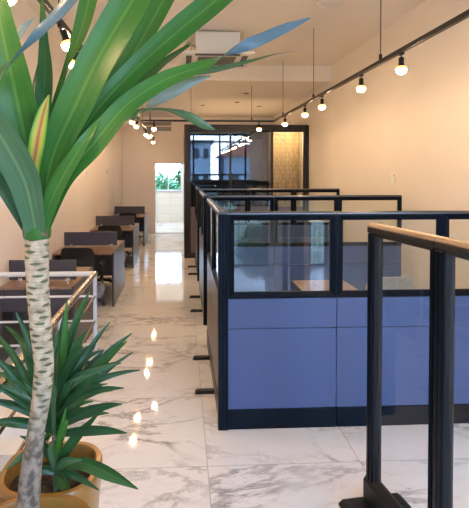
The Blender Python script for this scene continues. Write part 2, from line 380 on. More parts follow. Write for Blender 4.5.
# ------------------------------------------------------------------ cubicle panels
ZT = 1.56; TH = .05
FPROF = [(0, -TH / 2), (.012, -TH / 2), (.045, -.008), (.045, .008), (.012, TH / 2), (0, TH / 2)]
def make_panel(wd, board='blue_laminate'):
    r = empty('partition_panel', (0, 0, 0), 'x', 'partition')
    g = .002
    m = MB(); m.ring(g, wd - g, .945, ZT - .012, FPROF); m.build('glass_frame', 'black_frame', r)
    m = MB(); m.box((.04, -.003, .985), (wd - .04, .003, ZT - .052)); m.build('glass_pane', 'clear_glass', r)
    m = MB(); m.box((g, -TH / 2 + .004, .728), (wd - g, TH / 2 - .004, .942), .003); m.build('upper_board', board, r)
    m = MB(); m.box((g, -TH / 2 + .004, .145), (wd - g, TH / 2 - .004, .724), .003); m.build('lower_board', board, r)
    m = MB(); m.box((g, -TH / 2, .0), (wd - g, TH / 2, .142), .003); m.build('base_rail', 'black_frame', r)
    m = MB(); c = [(-TH / 2, ZT - .012), (TH / 2, ZT - .012)] + [(TH / 2 * math.cos(a), ZT - .008 + .016 * math.sin(a)) for a in [PI * k / 8 for k in range(9)]]
    c = [(-TH / 2, ZT - .0115), (TH / 2, ZT - .0115)] + [((TH / 2) * math.cos(PI * k / 8), ZT - .006 + .014 * math.sin(PI * k / 8)) for k in range(9)]
    m.prism(c, 'x', g, wd - g); m.smooth = True; m.build('top_cap', 'cap_metal', r)
    return r
WF = .79
X0 = .325
rows = [(3.56, 'front'), (6.02, 'middle'), (8.45, 'rear')]
pf = make_panel(WF); used = False
posn = ['at the aisle corner', 'in the middle of the row', 'against the right wall']
desc = {'front': 'blue cubicle panel with glass top in the row nearest the camera, ', 'middle': 'glass topped blue panel in the second cubicle row, ', 'rear': 'glass topped blue panel in the rearmost cubicle row, '}
for Y, rn in rows:
    for i in range(3):
        o = copy_tree(pf) if used else pf; used = True
        o.location = (X0 + i * WF, Y, 0); tag(o, desc[rn] + posn[i], 'partition', 'cubicle panels across the room')
def corner_post(x, y, lab):
    r = empty('corner_post', (x, y, 0), lab, 'post', 'cubicle corner posts')
    m = MB(); m.box((x - .036, y - .036, 0), (x + .036, y + .036, ZT - .012), .006)
    for k in (-.012, .012):
        m.box((x + k - .002, y - .0385, .02), (x + k + .002, y - .03, ZT - .03))
    m.build('column', 'black_frame', r)
    m = MB(); m.box((x - .036, y - .036, ZT - .0115), (x + .036, y + .036, ZT + .008), .006); m.build('post_cap', 'cap_metal', r)
WS = .90; XS = .292
ps = make_panel(WS, 'desk_dark')
m = MB(); m.prism([(-.185, .0), (-.185, .012), (-.165, .028), (.165, .028), (.185, .012), (.185, 0)], 'x', .0, .05)
ft = m.build('foot', 'black_matte', ps); ft.location = (.56, 0, 0)
used = False
fy = [(4.14, 4.90), (6.58, 7.32), (8.98, 9.68)]
for ri, (Y, rn) in enumerate(rows):
    corner_post(XS, Y, 'dark corner post where the %s cubicle row meets the aisle' % {'front': 'nearest', 'middle': 'second', 'rear': 'rearmost'}[rn])
    for i in range(2 if ri < 2 else 2):
        if ri == 2 and i == 1: wd = WS
        o = copy_tree(ps) if used else ps; used = True
        y0 = Y + .038 + i * WS
        o.location = (XS, y0, 0); o.rotation_euler = (0, 0, PI / 2)
        f = [k for k in kids(o) if k.name.startswith('foot')][0]; f.location = (fy[ri][i] - y0 - .02, 0, 0)
        tag(o, '%s aisle side panel of the %s cubicle, edge on, black floor foot' % (('first', 'second')[i], {'front': 'nearest', 'middle': 'second', 'rear': 'rearmost'}[rn]), 'partition', 'cubicle side panels along the aisle')

# near free-standing glass partition (runs toward the camera)
def near_panel(ya, yb, xa, xb, lab, foot):
    ln = math.hypot(ya - yb, xa - xb); ang = math.atan2(yb - ya, xb - xa)
    r = empty('glass_screen', (0, 0, 0), lab, 'partition', 'near glass screens')
    wp = .072; t = .062
    m = MB()
    for x, wp in ((0, .072), (ln - .032, .032)):
        m.box((x + .002, -t / 2, .0), (x + wp - .002, t / 2, ZT - .045), .01)
        m.box((x + wp / 2 - .003, -t / 2 - .003, .1), (x + wp / 2 + .003, t / 2 + .003, ZT - .05))
    m.build('post', 'black_frame', r)
    w0 = .072; m = MB(); m.ring(w0 - .004, ln - wp + .004, .15, ZT - .045, [(0, -.022), (.008, -.022), (.018, -.006), (.018, .006), (.008, .022), (0, .022)]); m.build('inner_frame', 'black_matte', r)
    m = MB(); m.box((w0 + .008, -.003, .16), (ln - wp - .008, .003, ZT - .058)); m.build('glass_pane', 'thin_glass', r)
    m = MB(); m.prism([(-.04, .03), (-.04, .13), (-.022, .155), (.022, .155), (.04, .13), (.04, .03)], 'x', w0 - .001 if not foot else -.004, ln - wp + .001 if not foot else ln - .0); m.build('base_rail', 'black_matte', r)
    m = MB(); m.box((.001, -.031, ZT - .044), (ln - .001, .031, ZT - .013), .004); m.build('top_rail', 'black_matte', r)
    m = MB(); m.prism([(-.027, ZT - .0125), (.027, ZT - .0125)] + [(.027 * math.cos(PI * k / 8), ZT - .008 + .018 * math.sin(PI * k / 8)) for k in range(9)], 'x', .001, ln - .001); m.smooth = True
    m.build('handrail_cap', 'cap_warm_reflection', r)
    if foot:
        m = MB(); m.prism([(-.19, 0), (-.19, .012), (-.165, .03), (.165, .03), (.19, .012), (.19, 0)], 'x', .0, .10); m.build('foot', 'black_matte', r)
    r.location = (xa, ya, 0); r.rotation_euler = (0, 0, ang)
near_panel(2.72, 2.13, 1.054, 1.128, 'clear glass screen with black frame and wide foot, standing free in front of the cubicles', True)
near_panel(2.128, 1.36, 1.1285, 1.20, 'clear glass screen cut off by the right edge, joined to the one with the foot', False)

# cubicle desk + wrapped chair
r = empty('cubicle_desk', (1.12, 3.7, 0), 'brown desk top seen through the glass of the nearest cubicle', 'desk')
m = MB(); m.box((1.12, 3.66, .715), (1.66, 5.05, .74), .003); m.build('desktop', 'desk_wood', r)
for yy in (3.8, 5.0): 
    m = MB(); m.box((1.16, yy, 0), (1.62, yy + .03, .714), .003); m.build('leg_panel', 'desk_dark', r)

# ------------------------------------------------------------------ office chairs
def make_chair(wrapped=False):
    r = empty('office_chair', (0, 0, 0), 'x', 'chair')
    m = MB()                                   # seat: rounded cushion, chair faces +Y
    m.lathe([(0, .43), (.20, .43), (.245, .445), (.25, .47), (.235, .495), (.15, .505), (0, .5)], n=28, sq=2)
    m.build('seat', 'cream_wrap' if wrapped else 'mesh_black', r)
    m = MB(); t = bmesh.new()                  # curved back
    n1, n2 = 9, 8; V = []
    for k in (0, 1):
        G = []
        for i in range(n1):
            row = []
            for j in range(n2):
                u = i / (n1 - 1) * 2 - 1; v = j / (n2 - 1)
                e = 1 - .13 * abs(2 * v - 1) ** 4; z = .52 + v * .345 - .018 * abs(u) ** 5 * (1 if v > .5 else -1)
                row.append(t.verts.new((u * .22 * e, -.25 + .05 * u * u - .05 * v * v + .03 * math.sin(v * PI) + k * -.03, z)))
            G.append(row)
        V.append(G)
    for k in (0, 1):
        for i in range(n1 - 1):
            for j in range(n2 - 1): t.faces.new((V[k][i][j], V[k][i + 1][j], V[k][i + 1][j + 1], V[k][i][j + 1]))
    for i in range(n1 - 1):
        for j in (0, n2 - 1): t.faces.new((V[0][i][j], V[0][i + 1][j], V[1][i + 1][j], V[1][i][j]))
    for j in range(n2 - 1):
        for i in (0, n1 - 1): t.faces.new((V[0][i][j], V[0][i][j + 1], V[1][i][j + 1], V[1][i][j]))
    bmesh.ops.recalc_face_normals(t, faces=t.faces[:]); m.merge(t); m.smooth = True
    m.build('backrest', 'cream_wrap' if wrapped else 'mesh_black', r)
    m = MB(); m.tube([(0, -.08, .42), (0, -.24, .42), (0, -.30, .48), (0, -.30, .62)], .018, 8); m.build('back_bracket', 'plastic_black', r)
    m = MB(); m.tube([(0, 0, .08), (0, 0, .24)], .028, 14); m.tube([(0, 0, .24), (0, 0, .42)], .017, 12); m.box((-.09, -.1, .405), (.09, .1, .43), .005); m.build('gas_column', 'plastic_black', r)
    for sx in (-1, 1):
        m = MB(); m.tube([(sx * .19, .02, .44), (sx * .27, .02, .46), (sx * .28, .0, .62)], .013, 8); m.box((sx * .28 - .03, -.12, .62), (sx * .28 + .03, .12, .645), .009); m.build('armrest', 'plastic_black', r)
    for k in range(5):
        a = 2 * PI * k / 5 + .3; ca, sa = math.cos(a), math.sin(a)
        m = MB(); m.tube([(ca * .02, sa * .02, .11), (ca * .29, sa * .29, .075)], [.024, .014], 8)
        b = m.build('base_arm', 'plastic_black', r)
        m = MB()
        for dd in (-.014, .014):
            Mx = Matrix.Translation((ca * .29 - sa * dd, sa * .29 + ca * dd, .028)) @ Matrix.Rotation(a + PI / 2, 4, 'Z') @ Matrix.Rotation(PI / 2, 4, 'Y')
            m.lathe([(0, -.009), (.024, -.009), (.028, -.005), (.028, .005), (.024, .009), (0, .009)], n=14, M=Mx)
        m.tube([(ca * .29, sa * .29, .03), (ca * .29, sa * .29, .075)], .007, 6)
        m.build('caster', 'plastic_black', b)
    return r
ch = make_chair(); used = False
def wrapbag(chair):
    m = MB(); t = bmesh.new(); bmesh.ops.create_icosphere(t, subdivisions=3, radius=1)
    for v in t.verts:
        n = 1 + .12 * math.sin(v.co.x * 7 + v.co.z * 5) + .1 * math.sin(v.co.y * 9 - v.co.z * 6)
        v.co = Vector((.20 + v.co.x * .08 * n, .16 + v.co.y * .09 * n, .20 + v.co.z * .10 * n))
    m.merge(t); m.smooth = True; o = m.build('plastic_wrap', 'plastic_wrap', chair, off=False); return o
desks = [7.52, 10.28, 13.1]
dn = ['nearest double desk', 'middle double desk', 'farthest double desk']
for i, yc in enumerate(desks):
    for side in (0, 1):
        o = copy_tree(ch) if used else ch; used = True
        if side == 0: o.location = (-1.36, yc - .66, 0); o.rotation_euler = (0, 0, -.05 + .1 * i)
        else: o.location = (-1.30, yc + .62, 0); o.rotation_euler = (0, 0, PI + .25)
        tag(o, 'black office chair on the %s side of the %s by the left wall' % (('near', 'far')[side], dn[i]), 'chair', 'black office chairs at the left desks')
for o in [c for c in bpy.data.objects if c.name.startswith('office_chair') and c.parent is None]:
    if o.location.y in [o.location.y] and o.get('label', '').find('near side') > 0: wrapbag(o)
wc = make_chair(True); wc.location = (1.97, 4.88, 0); wc.rotation_euler = (0, 0, 0)
tag(wc, 'chair wrapped in cream plastic inside the nearest cubicle, seen through glass', 'chair')

# ------------------------------------------------------------------ desks along the left wall
def desk(xa, xb, y0, y1, ys, lab, modesty=False):
    r = empty('office_desk', (xb, (y0 + y1) / 2, 0), lab, 'desk', 'double desks along the left wall')
    m = MB(); m.box((xa, y0, .715), (xb - .001, y1, .74), .003); m.build('desktop', 'desk_wood', r)
    for x in (xa, xb - .028):
        m = MB(); m.box((x if x == xa else xb, y0, 0), ((x + .028) if x == xa else xb + .028, y1, .74 if x != xa else .7145), .002); m.build('side_panel', 'desk_dark', r)
    m = MB(); m.box((xa + .03, ys - .012, .30), (xb - .001, ys + .012, .7145), .002); m.build('modesty_board', 'desk_dark', r)
    m = MB(); m.box((xa + .01, ys - .014, .755), (xb - .01, ys + .014, .955), .003); s = m.build('divider_screen', 'desk_screen', r)
    for x in (xa + .12, xb - .09):
        m = MB(); m.box((x - .02, ys - .02, .7405), (x + .02, ys + .02, .775), .003); m.build('clamp', 'steel', s)
    if modesty:
        m = MB(); m.box((xa + .03, y0 + .01, .50), (xb - .001, y0 + .03, .7145), .002); m.build('front_board', 'desk_screen', r)
    return r
XD = at(114.2, 306.4, 6.88).x
for i, yc in enumerate(desks):
    y0 = yc - .64
    desk(XL + .02, XD - .03, y0, y0 + 1.28, yc, dn[i].capitalize().replace('Nearest', 'Nearest brown') + ' with low dark divider screen by the left wall')
desk(XL + .02, -1.07, 4.88, 5.9, 5.15, 'dark desk with low screen directly behind the stair railing', True)

# ------------------------------------------------------------------ stair railing
r = empty('stair_railing', (-.776, 4.4, 0), 'white steel stair railing with shiny tubular handrail beside the potted plants', 'railing')
zz = [.95, .75, .53, .32]; yr = .9 * 500 / 101; xr = at(95, 273, yr).x
for i, z in enumerate(zz):
    rr = .024 if i == 0 else .010
    m = MB(); m.tube([(xr, yr, z), (XL + .01, yr, z)], rr if i else .022, 12); m.build('handrail' if i == 0 else 'horizontal_bar', 'white_steel', r)
    m = MB(); m.tube([(xr, yr, z), (xr, -.5, z)], rr, 14); m.build('handrail' if i == 0 else 'horizontal_bar', 'rail_brass', r)
for (x, y) in ((xr, yr), (xr, 3.2), (xr, 1.5), (xr, -.1), (XL + .05, yr)):
    m = MB(); m.tube([(x, y, 0.006), (x, y, .93)], .018, 12); p = m.build('post', 'white_steel', r)
    m = MB(); m.lathe([(0, 0), (.045, 0), (.045, .006), (.02, .012), (0, .012)], c=(x, y, 0)); m.build('base_plate', 'steel', p)

# ------------------------------------------------------------------ meeting-room glass front
YG = 10.76; GX0 = at(184.3, 200, YG).x; GZ = at(200, 125, YG).z
r = empty('glass_partition', ((GX0 + XR) / 2, YG, 0), 'dark framed glass front of the meeting room at the far end', 'partition')
mx = [GX0, at(230, 180, YG).x, at(272, 180, YG).x, XR - .003]
m = MB(); m.box((GX0, YG - .05, 0), (GX0 + .09, YG + .05, GZ), .004); m.build('post', 'dark_bronze', r)
m = MB(); m.box((XR - .075, YG - .05, 0), (XR - .003, YG + .05, GZ), .004); m.build('post', 'dark_bronze', r)
m = MB(); m.box((GX0 + .09, YG - .05, GZ - .10), (XR - .075, YG + .05, GZ), .004); m.build('header', 'dark_bronze', r)
m = MB(); m.box((GX0 + .09, YG - .04, 0), (XR - .075, YG + .04, .06), .004); m.build('threshold', 'dark_bronze', r)
pan = [(GX0 + .09, mx[1] + .03, -.012), (mx[1] - .03, mx[2] + .03, .02), (mx[2] - .03, XR - .076, -.012)]
for i, (a, b, yo) in enumerate(pan):
    y = YG + yo
    m = MB(); m.ring(a, b, .0605, GZ - .1005, [(0, y - .014), (.045, y - .014), (.045, y + .014), (0, y + .014)]); s = m.build('sliding_sash', 'dark_bronze', r)
    m = MB(); m.box((a + .044, y - .012, .10), (b - .044, y + .012, 1.06)); m.box((a + .044, y - .014, 1.06), (b - .044, y + .014, 1.10)); m.build('lower_board', 'plum_laminate', s)
    m = MB(); m.box((a + .044, y - .003, 1.10), (b - .044, y + .003, GZ - .145)); m.build('glass_pane', 'clear_glass' if i == 2 else 'tinted_glass', s)
m = MB(); m.box((GX0, YG + .06, 0), (GX0 + .06, YF - .001, GZ - .01)); m.build('side_wall', 'plum_laminate', r)
m = MB(); m.box((GX0, YG + .051, GZ - .009), (XR - .003, YF - .001, GZ + .02)); m.build('roof_board', 'plum_laminate', r)
cl = bpy.data.lights.new('added_ceiling_fill', 'AREA'); cl.shape = 'RECTANGLE'; cl.size = 2.3; cl.size_y = 3.2; cl.energy = 17; cl.color = (1, .66, .36)  # added upward fill, no real fixture; warms the dark lowered ceiling
co = bpy.data.objects.new('added_ceiling_fill', cl); C.objects.link(co); co.location = ((GX0 + XR) / 2, YG + 2.2, GZ + .04); co.rotation_euler = (PI, 0, 0)
# amber tiled niche with dried branches behind the right pane
m = MB(); m.box((mx[2] - .05, YG + .75, .0), (XR - .003, YG + .80, GZ - .012)); o = m.build('tiled_screen', 'amber_tile'); tag(o, 'amber tiled wall behind the right pane of the meeting room', 'wall panel')
m = MB(); m.box((mx[2] - .10, YG + .08, 0), (mx[2] - .05, YG + .80, GZ - .012)); o = m.build('partition_board', 'plum_laminate'); tag(o, 'dark upright board between grey and amber panes of the meeting room', 'wall panel')
nl = bpy.data.lights.new('niche_strip', 'AREA'); nl.shape = 'RECTANGLE'; nl.size = .6; nl.size_y = .08; nl.energy = 14; nl.color = (1, .72, .42)
no = bpy.data.objects.new('niche_strip', nl); C.objects.link(no); no.location = ((mx[2] + XR) / 2, YG + .30, GZ - .03); no.rotation_euler = (math.radians(20), 0, 0)
r = empty('dried_branches', ((mx[2] + XR) / 2 + .1, YG + .4, 0), 'bare brown dried branches standing behind the right meeting room pane', 'plant')
bx, by = r.location.x, r.location.y
m = MB(); m.lathe([(0, 0), (.08, 0), (.10, .25), (.06, .45), (.045, .55), (.035, .55), (.04, .4), (0, .3)], c=(bx, by, 0)); m.build('vase', 'plastic_black', r)
m = MB(); rnd = random.Random(3)
def branch(p, d, ln, rad, dep):
    pts = [p]; q = p.copy(); dd = d.copy()
    for k in range(4):
        dd = (dd + Vector((rnd.uniform(-.12, .12), rnd.uniform(-.05, .05), rnd.uniform(0, .1)))).normalized(); q = q + dd * ln / 4
        q.x = min(max(q.x, mx[2] + .02), XR - .12); q.y = min(max(q.y, YG + .12), YG + .7); q.z = min(q.z, GZ - .15); pts.append(q.copy())
    m.tube(pts, [rad * (1 - .14 * k) for k in range(5)], 4, False)
    if dep:
        for k in (1, 2, 3, 4):
            s = rnd.choice((-1, 1)); branch(pts[k].copy(), (dd + Vector((s * rnd.uniform(.3, .8), rnd.uniform(-.2, .2), .1))).normalized(), ln * .55, rad * .55, dep - 1)
for k in range(6): branch(Vector((bx, by, .45)), Vector((-.5 + .2 * k, rnd.uniform(-.08, .08), 1)).normalized(), 1.3 + .1 * k, .006, 3)
m.smooth = False; m.build('twigs', 'branch_brown', r)

# ------------------------------------------------------------------ ceiling air conditioner + small fittings
r = empty('ceiling_air_conditioner', (.5, 7.2, ZC), 'white cassette air conditioner hanging under the ceiling beside the long leaf', 'air conditioner')
ya = 6.75; a0 = at(181, 52.5, ya); a1 = at(255, 52.5, ya); zp = a0.z; b0 = at(195.5, 33, ya + .1).x; b1 = at(240.5, 33, ya + .1).x
m = MB(); m.box((b0, ya + .10, zp + .03), (b1, ya + .80, ZC - .02), .012)
for k in range(1, 4): m.box((b0 + (b1 - b0) * k / 4 - .004, ya + .092, zp + .04), (b0 + (b1 - b0) * k / 4 + .004, ya + .101, ZC - .04))
m.build('casing', 'ac_white', r)
m = MB(); m.box((a0.x, ya, zp), (a1.x, ya + .95, zp + .028), .008); pnl = m.build('fascia', 'ac_white', r)
cx, cy, hw = (a0.x + a1.x) / 2, ya + .475, (a1.x - a0.x) / 2
m = MB()
for k in range(4):
    t = bmesh.new(); 
    q = MB(); q.box((-hw * .62, -hw * .86, -.010), (hw * .62, -hw * .70, .0005), .003); me = bpy.data.meshes.new('q'); q.bm.to_mesh(me); q.bm.free()
    me.transform(Matrix.Translation((cx, cy, zp)) @ Matrix.Rotation(k * PI / 2, 4, 'Z')); m.bm.from_mesh(me)
m.build('air_flap', 'ac_dark', pnl)
m = MB(); m.box((cx - hw * .55, cy - hw * .55, zp - .006), (cx + hw * .55, cy + hw * .55, zp + .001))
m.build('intake', 'grille_grey', pnl)
m = MB()
for k in range(9):
    y = cy - hw * .5 + hw * k / 8; m.box((cx - hw * .52, y - .008, zp - .012), (cx + hw * .52, y + .008, zp - .0055))
m.build('louvre', 'ac_dark', pnl)
for (x, y) in ((b0 - .05, ya + .2), (b1 + .05, ya + .2), (b0 - .05, ya + .7), (b1 + .05, ya + .7)):
    m = MB(); m.tube([(x, y, zp + .028), (x, y, ZC)], .006, 6); m.build('hanger_rod', 'steel', r)
m = MB(); m.tube([(b0, ya + .3, zp + .15), (b0 - .10, ya + .3, zp + .22), (b0 - .16, ya + .3, zp + .14), (b0 - .17, ya + .3, zp + .028)], .012, 8); m.build('pipe', 'grille_grey', r)

for i, (px, py) in enumerate(((246, 93), (237, 102), (259, 106), (202.5, 105), (181, 110))):
    d = ray(px, py); Y = (ZL - H) / d.z * d.y; p = at(px, py, Y)
    r = empty('recessed_spotlight', (p.x, p.y, ZL), ['dark round ceiling spotlight nearest the beam', 'dark ceiling spotlight left of the one nearest the beam', 'dark ceiling spotlight over the right glass pane', 'dark ceiling spotlight near the long arching leaf tip', 'dark ceiling spotlight farthest back over the doorway'][i], 'ceiling light', 'recessed spotlights in the lowered ceiling')
    m = MB(); m.lathe([(0, 0), (.07, 0), (.07, -.012), (.05, -.016), (.045, -.004), (0, -.004)], c=(p.x, p.y, ZL)); m.build('bezel', 'grille_grey', r)
    m = MB(); m.lathe([(0, -.0045), (.044, -.0045), (.03, -.02), (0, -.02)], c=(p.x, p.y, ZL)); m.build('lamp', 'ac_dark', r)
p = at(330, 3, 5.73)
r = empty('ceiling_diffuser', (p.x, p.y, ZC), 'round white ventilation disc at the top edge of the ceiling', 'vent')
m = MB(); m.lathe([(0, 0), (.15, 0), (.15, -.012), (.12, -.02), (.10, -.008), (.075, -.02), (.055, -.008), (.03, -.02), (0, -.02)], c=(p.x, p.y, ZC)); m.build('rings', 'ceiling_paint', r)
# far wall louvre
a = at(143, 122, YF); b = at(171.5, 131, YF)
r = empty('wall_vent', ((a.x + b.x) / 2, YF, b.z), 'grey slatted vent high on the far wall behind the small lamps', 'vent')
for (t0, t1) in ((0, .38), (.55, 1)):
    z1 = a.z + (b.z - a.z) * t0; z0 = a.z + (b.z - a.z) * t1
    m = MB(); m.box((a.x, YF - .02, z0), (b.x, YF - .001, z1), .003); f = m.build('vent_frame', 'grille_grey', r)
    m = MB()
    for k in range(4): z = z0 + .012 + (z1 - z0 - .024) * k / 3; m.box((a.x + .02, YF - .028, z - .005), (b.x - .02, YF - .0195, z + .005))
    m.build('slats', 'desk_dark', f)
def plate(X, Y, Z, lab, red=False):
    s = 1 if X > 0 else -1; X0_ = X - s * .001
    r = empty('wall_switch', (X, Y, Z), lab, 'switch')
    m = MB(); m.box((X0_, Y - .04, Z - .06), (X0_ - s * .009, Y + .04, Z + .06), .003); p = m.build('plate', 'white_paint', r)
    m = MB(); m.box((X0_ - s * .0085, Y - .02, Z - .03), (X0_ - s * .013, Y + .02, Z + .03), .001); m.build('rocker', 'red_led' if red else 'grille_grey', p)
def ywall(px, X):
    d = ray(px, 180); return X / d.x * d.y
y = ywall(394, XR); 
r = empty('wall_switch', (XR, y, 1.75), 'white switch plate with red indicator on the right wall', 'switch')
m = MB(); m.box((XR - .012, y - .07, 1.70), (XR - .001, y + .07, 1.84), .003); p = m.build('plate', 'white_paint', r)
m = MB(); m.box((XR - .018, y - .065, 1.72), (XR - .0115, y - .01, 1.79), .002); m.build('rocker', 'ac_white', p)
m = MB(); m.lathe([(0, 0), (.012, 0), (.012, .006), (0, .006)], M=Matrix.Translation((XR - .0115, y - .03, 1.805)) @ Matrix.Rotation(-PI / 2, 4, 'Y'), n=12); m.build('indicator', 'red_led', p)
plate(XL, ywall(86, XL), at(86, 173, ywall(86, XL)).z, 'pale switch plate on the left wall, nearer one above the desks')
plate(XL, ywall(106.5, XL), at(106.5, 172, ywall(106.5, XL)).z, 'pale switch plate on the left wall, farther one toward the corner')

# ------------------------------------------------------------------ lighting tracks
XTR, XTL, ZTK, YCB = 1.77, -.795, 2.83, 9.6
def track(name_lab, a, b, cables):
    r = empty('light_track', ((a[0] + b[0]) / 2, (a[1] + b[1]) / 2, ZTK), name_lab, 'light track', 'suspended lighting tracks')
    m = MB(); h = .018
    if abs(a[0] - b[0]) < .01: m.box((a[0] - h, a[1], ZTK - .018), (a[0] + h, b[1], ZTK + .018), .003)
    else: m.box((a[0], a[1] - h, ZTK - .018), (b[0], a[1] + h, ZTK + .018), .003)
    m.build('rail', 'dark_bronze', r)
    for (x, y) in cables:
        zc = ZC if y < YBM else ZL
        m = MB(); m.tube([(x, y, ZTK + .06), (x, y, zc)], .0045, 6); cb = m.build('suspension_cable', 'dark_bronze', r)
        m = MB(); m.box((x - .012, y - .012, ZTK + .0185), (x + .012, y + .012, ZTK + .07), .002); m.build('clip', 'dark_bronze', cb)
track('long dark suspended track along the right wall carrying warm spot bulbs', (XTR, -1.5), (XTR, YCB + .02), [(XTR, 8.72), (XTR, 6.68), (XTR, 4.4), (XTR, 2.1), (XTR, -.2)])
track('dark suspended track running over the left desks behind the big leaves', (XTL, -1.5), (XTL, 14.6), [(XTL, 12.6), (XTL, 10.2), (XTL, 8.0), (XTL, 5.6), (XTL, 3.3), (XTL, 1.0)])
track('short dark cross track joining the two long ones in front of the meeting room', (XTL + .019, YCB), (XTR - .019, YCB), [(at(251.7, 100, YCB).x, YCB), (at(150, 100, YCB).x, YCB), (at(191, 100, YCB).x, YCB)])
def make_lamp():
    r = empty('track_spotlight', (0, 0, 0), 'x', 'lamp')
    m = MB(); m.box((-.014, -.03, -.036), (.014, .03, -.0185), .003); m.tube([(0, 0, -.034), (0, 0, -.062)], .006, 8); m.build('adapter', 'dark_bronze', r)
    hd = MB(); hd.lathe([(0, -.055), (.018, -.055), (.021, -.06), (.021, -.105), (.024, -.112), (.029, -.130), (.029, -.134), (.025, -.134), (.02, -.115), (0, -.112)], n=20)
    h = hd.build('lamp_housing', 'black_matte', r)
    m = MB(); m.lathe([(0, -.1385), (.030, -.1385), (.038, -.150), (.0385, -.162), (.033, -.176), (.020, -.187), (0, -.191)], n=20); m.build('bulb', 'bulb_glow', h)
    m = MB(); m.lathe([(0, -.120), (.020, -.122), (.034, -.130), (.042, -.142), (.043, -.152), (.0405, -.150), (.032, -.138), (0, -.138)], n=20); m.build('halo_collar', 'halo_glow', h)  # glowing collar added to imitate the bulb's orange halo
    return r
lp = make_lamp(); used = False
def lamp(x, y, lab, tilt=(0, 0)):
    global used
    o = copy_tree(lp) if used else lp; used = True
    o.location = (x, y, ZTK); tag(o, lab, 'lamp', 'warm spot bulbs on the tracks')
    for k in kids(o):
        if k.name.startswith('lamp_housing'): k.rotation_euler = (tilt[0], tilt[1], 0)
    return o
def ytr(px, X):
    d = ray(px, 100); return X / d.x * d.y
order = ['rightmost', 'second from the right', 'third from the right', 'fourth from the right', 'fifth from the right']
for px, lb in zip((401, 361, 322, 305, 285), order): lamp(XTR, ytr(px, XTR), 'glowing bulb %s on the right track' % lb)
lamp(at(259, 127, YCB).x, YCB, 'glowing bulb hanging from the cross track, at its right part')
lamp(at(154, 127, YCB).x, YCB, 'glowing bulb hanging from the cross track, at its left end')
for px, lb, tl in ((14, 'at the top left edge beside the big leaf', (.1, .2)), (61, 'behind the upper leaves, larger and tilted', (.0, -.30)), (79, 'behind the leaves, just below the large tilted one', (0, .30)),
               (134, 'nearest of the far cluster left of the cross track', (0, .2)), (138, 'second of the far cluster left of the cross track', (0, .2)), (146, 'third of the far cluster, past the cross track', (0, 0)), (148, 'fourth of the far cluster, past the cross track', (0, -.1)), (153, 'farthest and lowest of the far cluster', (0, 0))):
    lamp(XTL, ytr(px, XTL), 'glowing bulb on the left track, ' + lb, tl)
for y, lb in ((2.6, 'just outside the top right corner'), (1.2, 'above the nearest glass screen'), (-.3, 'at its end by the windows')): lamp(XTR, y, 'glowing bulb on the right track, ' + lb)
for y in (5.3, ): lamp(XTL, y, 'glowing bulb on the left track, hidden behind the broad leaves')
for y, lb in ((1.2, 'above the front gold pot'), (-.3, 'at its end by the windows')): lamp(XTL, y, 'glowing bulb on the left track, ' + lb)

# ------------------------------------------------------------------ plants
def catmull(P, n):
    out = []
    for i in range(len(P) - 1):
        p0, p1, p2, p3 = P[max(i - 1, 0)], P[i], P[i + 1], P[min(i + 2, len(P) - 1)]
        for k in range(n):
            t = k / n; out.append([.5 * (2 * b + (c - a) * t + (2 * a - 5 * b + 4 * c - d) * t * t + (3 * b - a - 3 * c + d) * t ** 3) for a, b, c, d in zip(p0, p1, p2, p3)])
    out.append(list(P[-1])); return out
def leaf(pts, material, parent, name='leaf', fold=.22, seg=7, thick=.0014, face=None):
    """pts: (x, y, z, half-width, twist deg) control points"""
    P = catmull([list(p) for p in pts], seg); bm = bmesh.new(); uv = bm.loops.layers.uv.new('UVMap'); n = len(P); rows = []
    for i, q in enumerate(P):
        p = Vector(q[:3]); a = Vector(P[max(i - 1, 0)][:3]); b = Vector(P[min(i + 1, n - 1)][:3]); t = (b - a).normalized()
        view = (Vector(face) if face else Vector((0, -1, .25))).normalized()
        side = t.cross(view)
        if side.length < .05: side = Vector((1, 0, 0))
        side.normalize(); nor = side.cross(t).normalized(); c, s = math.cos(math.radians(q[4])), math.sin(math.radians(q[4]))
        sd_, nr = side * c + nor * s, nor * c - side * s
        hw = max(q[3], .0006); row = []
        for j in range(7):
            u = j / 3 - 1; row.append((p + sd_ * hw * u + nr * (hw * fold * (abs(u) ** 1.4) + thick * .5), p + sd_ * hw * u + nr * (hw * fold * (abs(u) ** 1.4) - thick * .5)))
        rows.append(row)
    V = [[[bm.verts.new(x[k]) for x in row] for row in rows] for k in (0, 1)]
    def face_(vs, uvs):
        f = bm.faces.new(vs)
        for l, w_ in zip(f.loops, uvs): l[uv].uv = w_
    for k in (0, 1):
        o_ = 0 if k == 0 else 2
        for i in range(n - 1):
            for j in range(6):
                vs = [V[k][i][j], V[k][i][j + 1], V[k][i + 1][j + 1], V[k][i + 1][j]]; us = [(j / 6, i / n + o_), ((j + 1) / 6, i / n + o_), ((j + 1) / 6, (i + 1) / n + o_), (j / 6, (i + 1) / n + o_)]
                if k == 0: face_(vs, us)
                else: face_(vs[::-1], us[::-1])
    for i in range(n - 1):
        for j in (0, 6): face_([V[0][i][j], V[1][i][j], V[1][i + 1][j], V[0][i + 1][j]], [(j / 6, .5)] * 4)
    for i in (0, n - 1):
        for j in range(6): face_([V[0][i][j], V[0][i][j + 1], V[1][i][j + 1], V[1][i][j]], [(.5, .5)] * 4)
    m = MB(); m.bm.free(); m.bm = bm; m.smooth = True
    return m.build(name, material, parent, smooth=True)

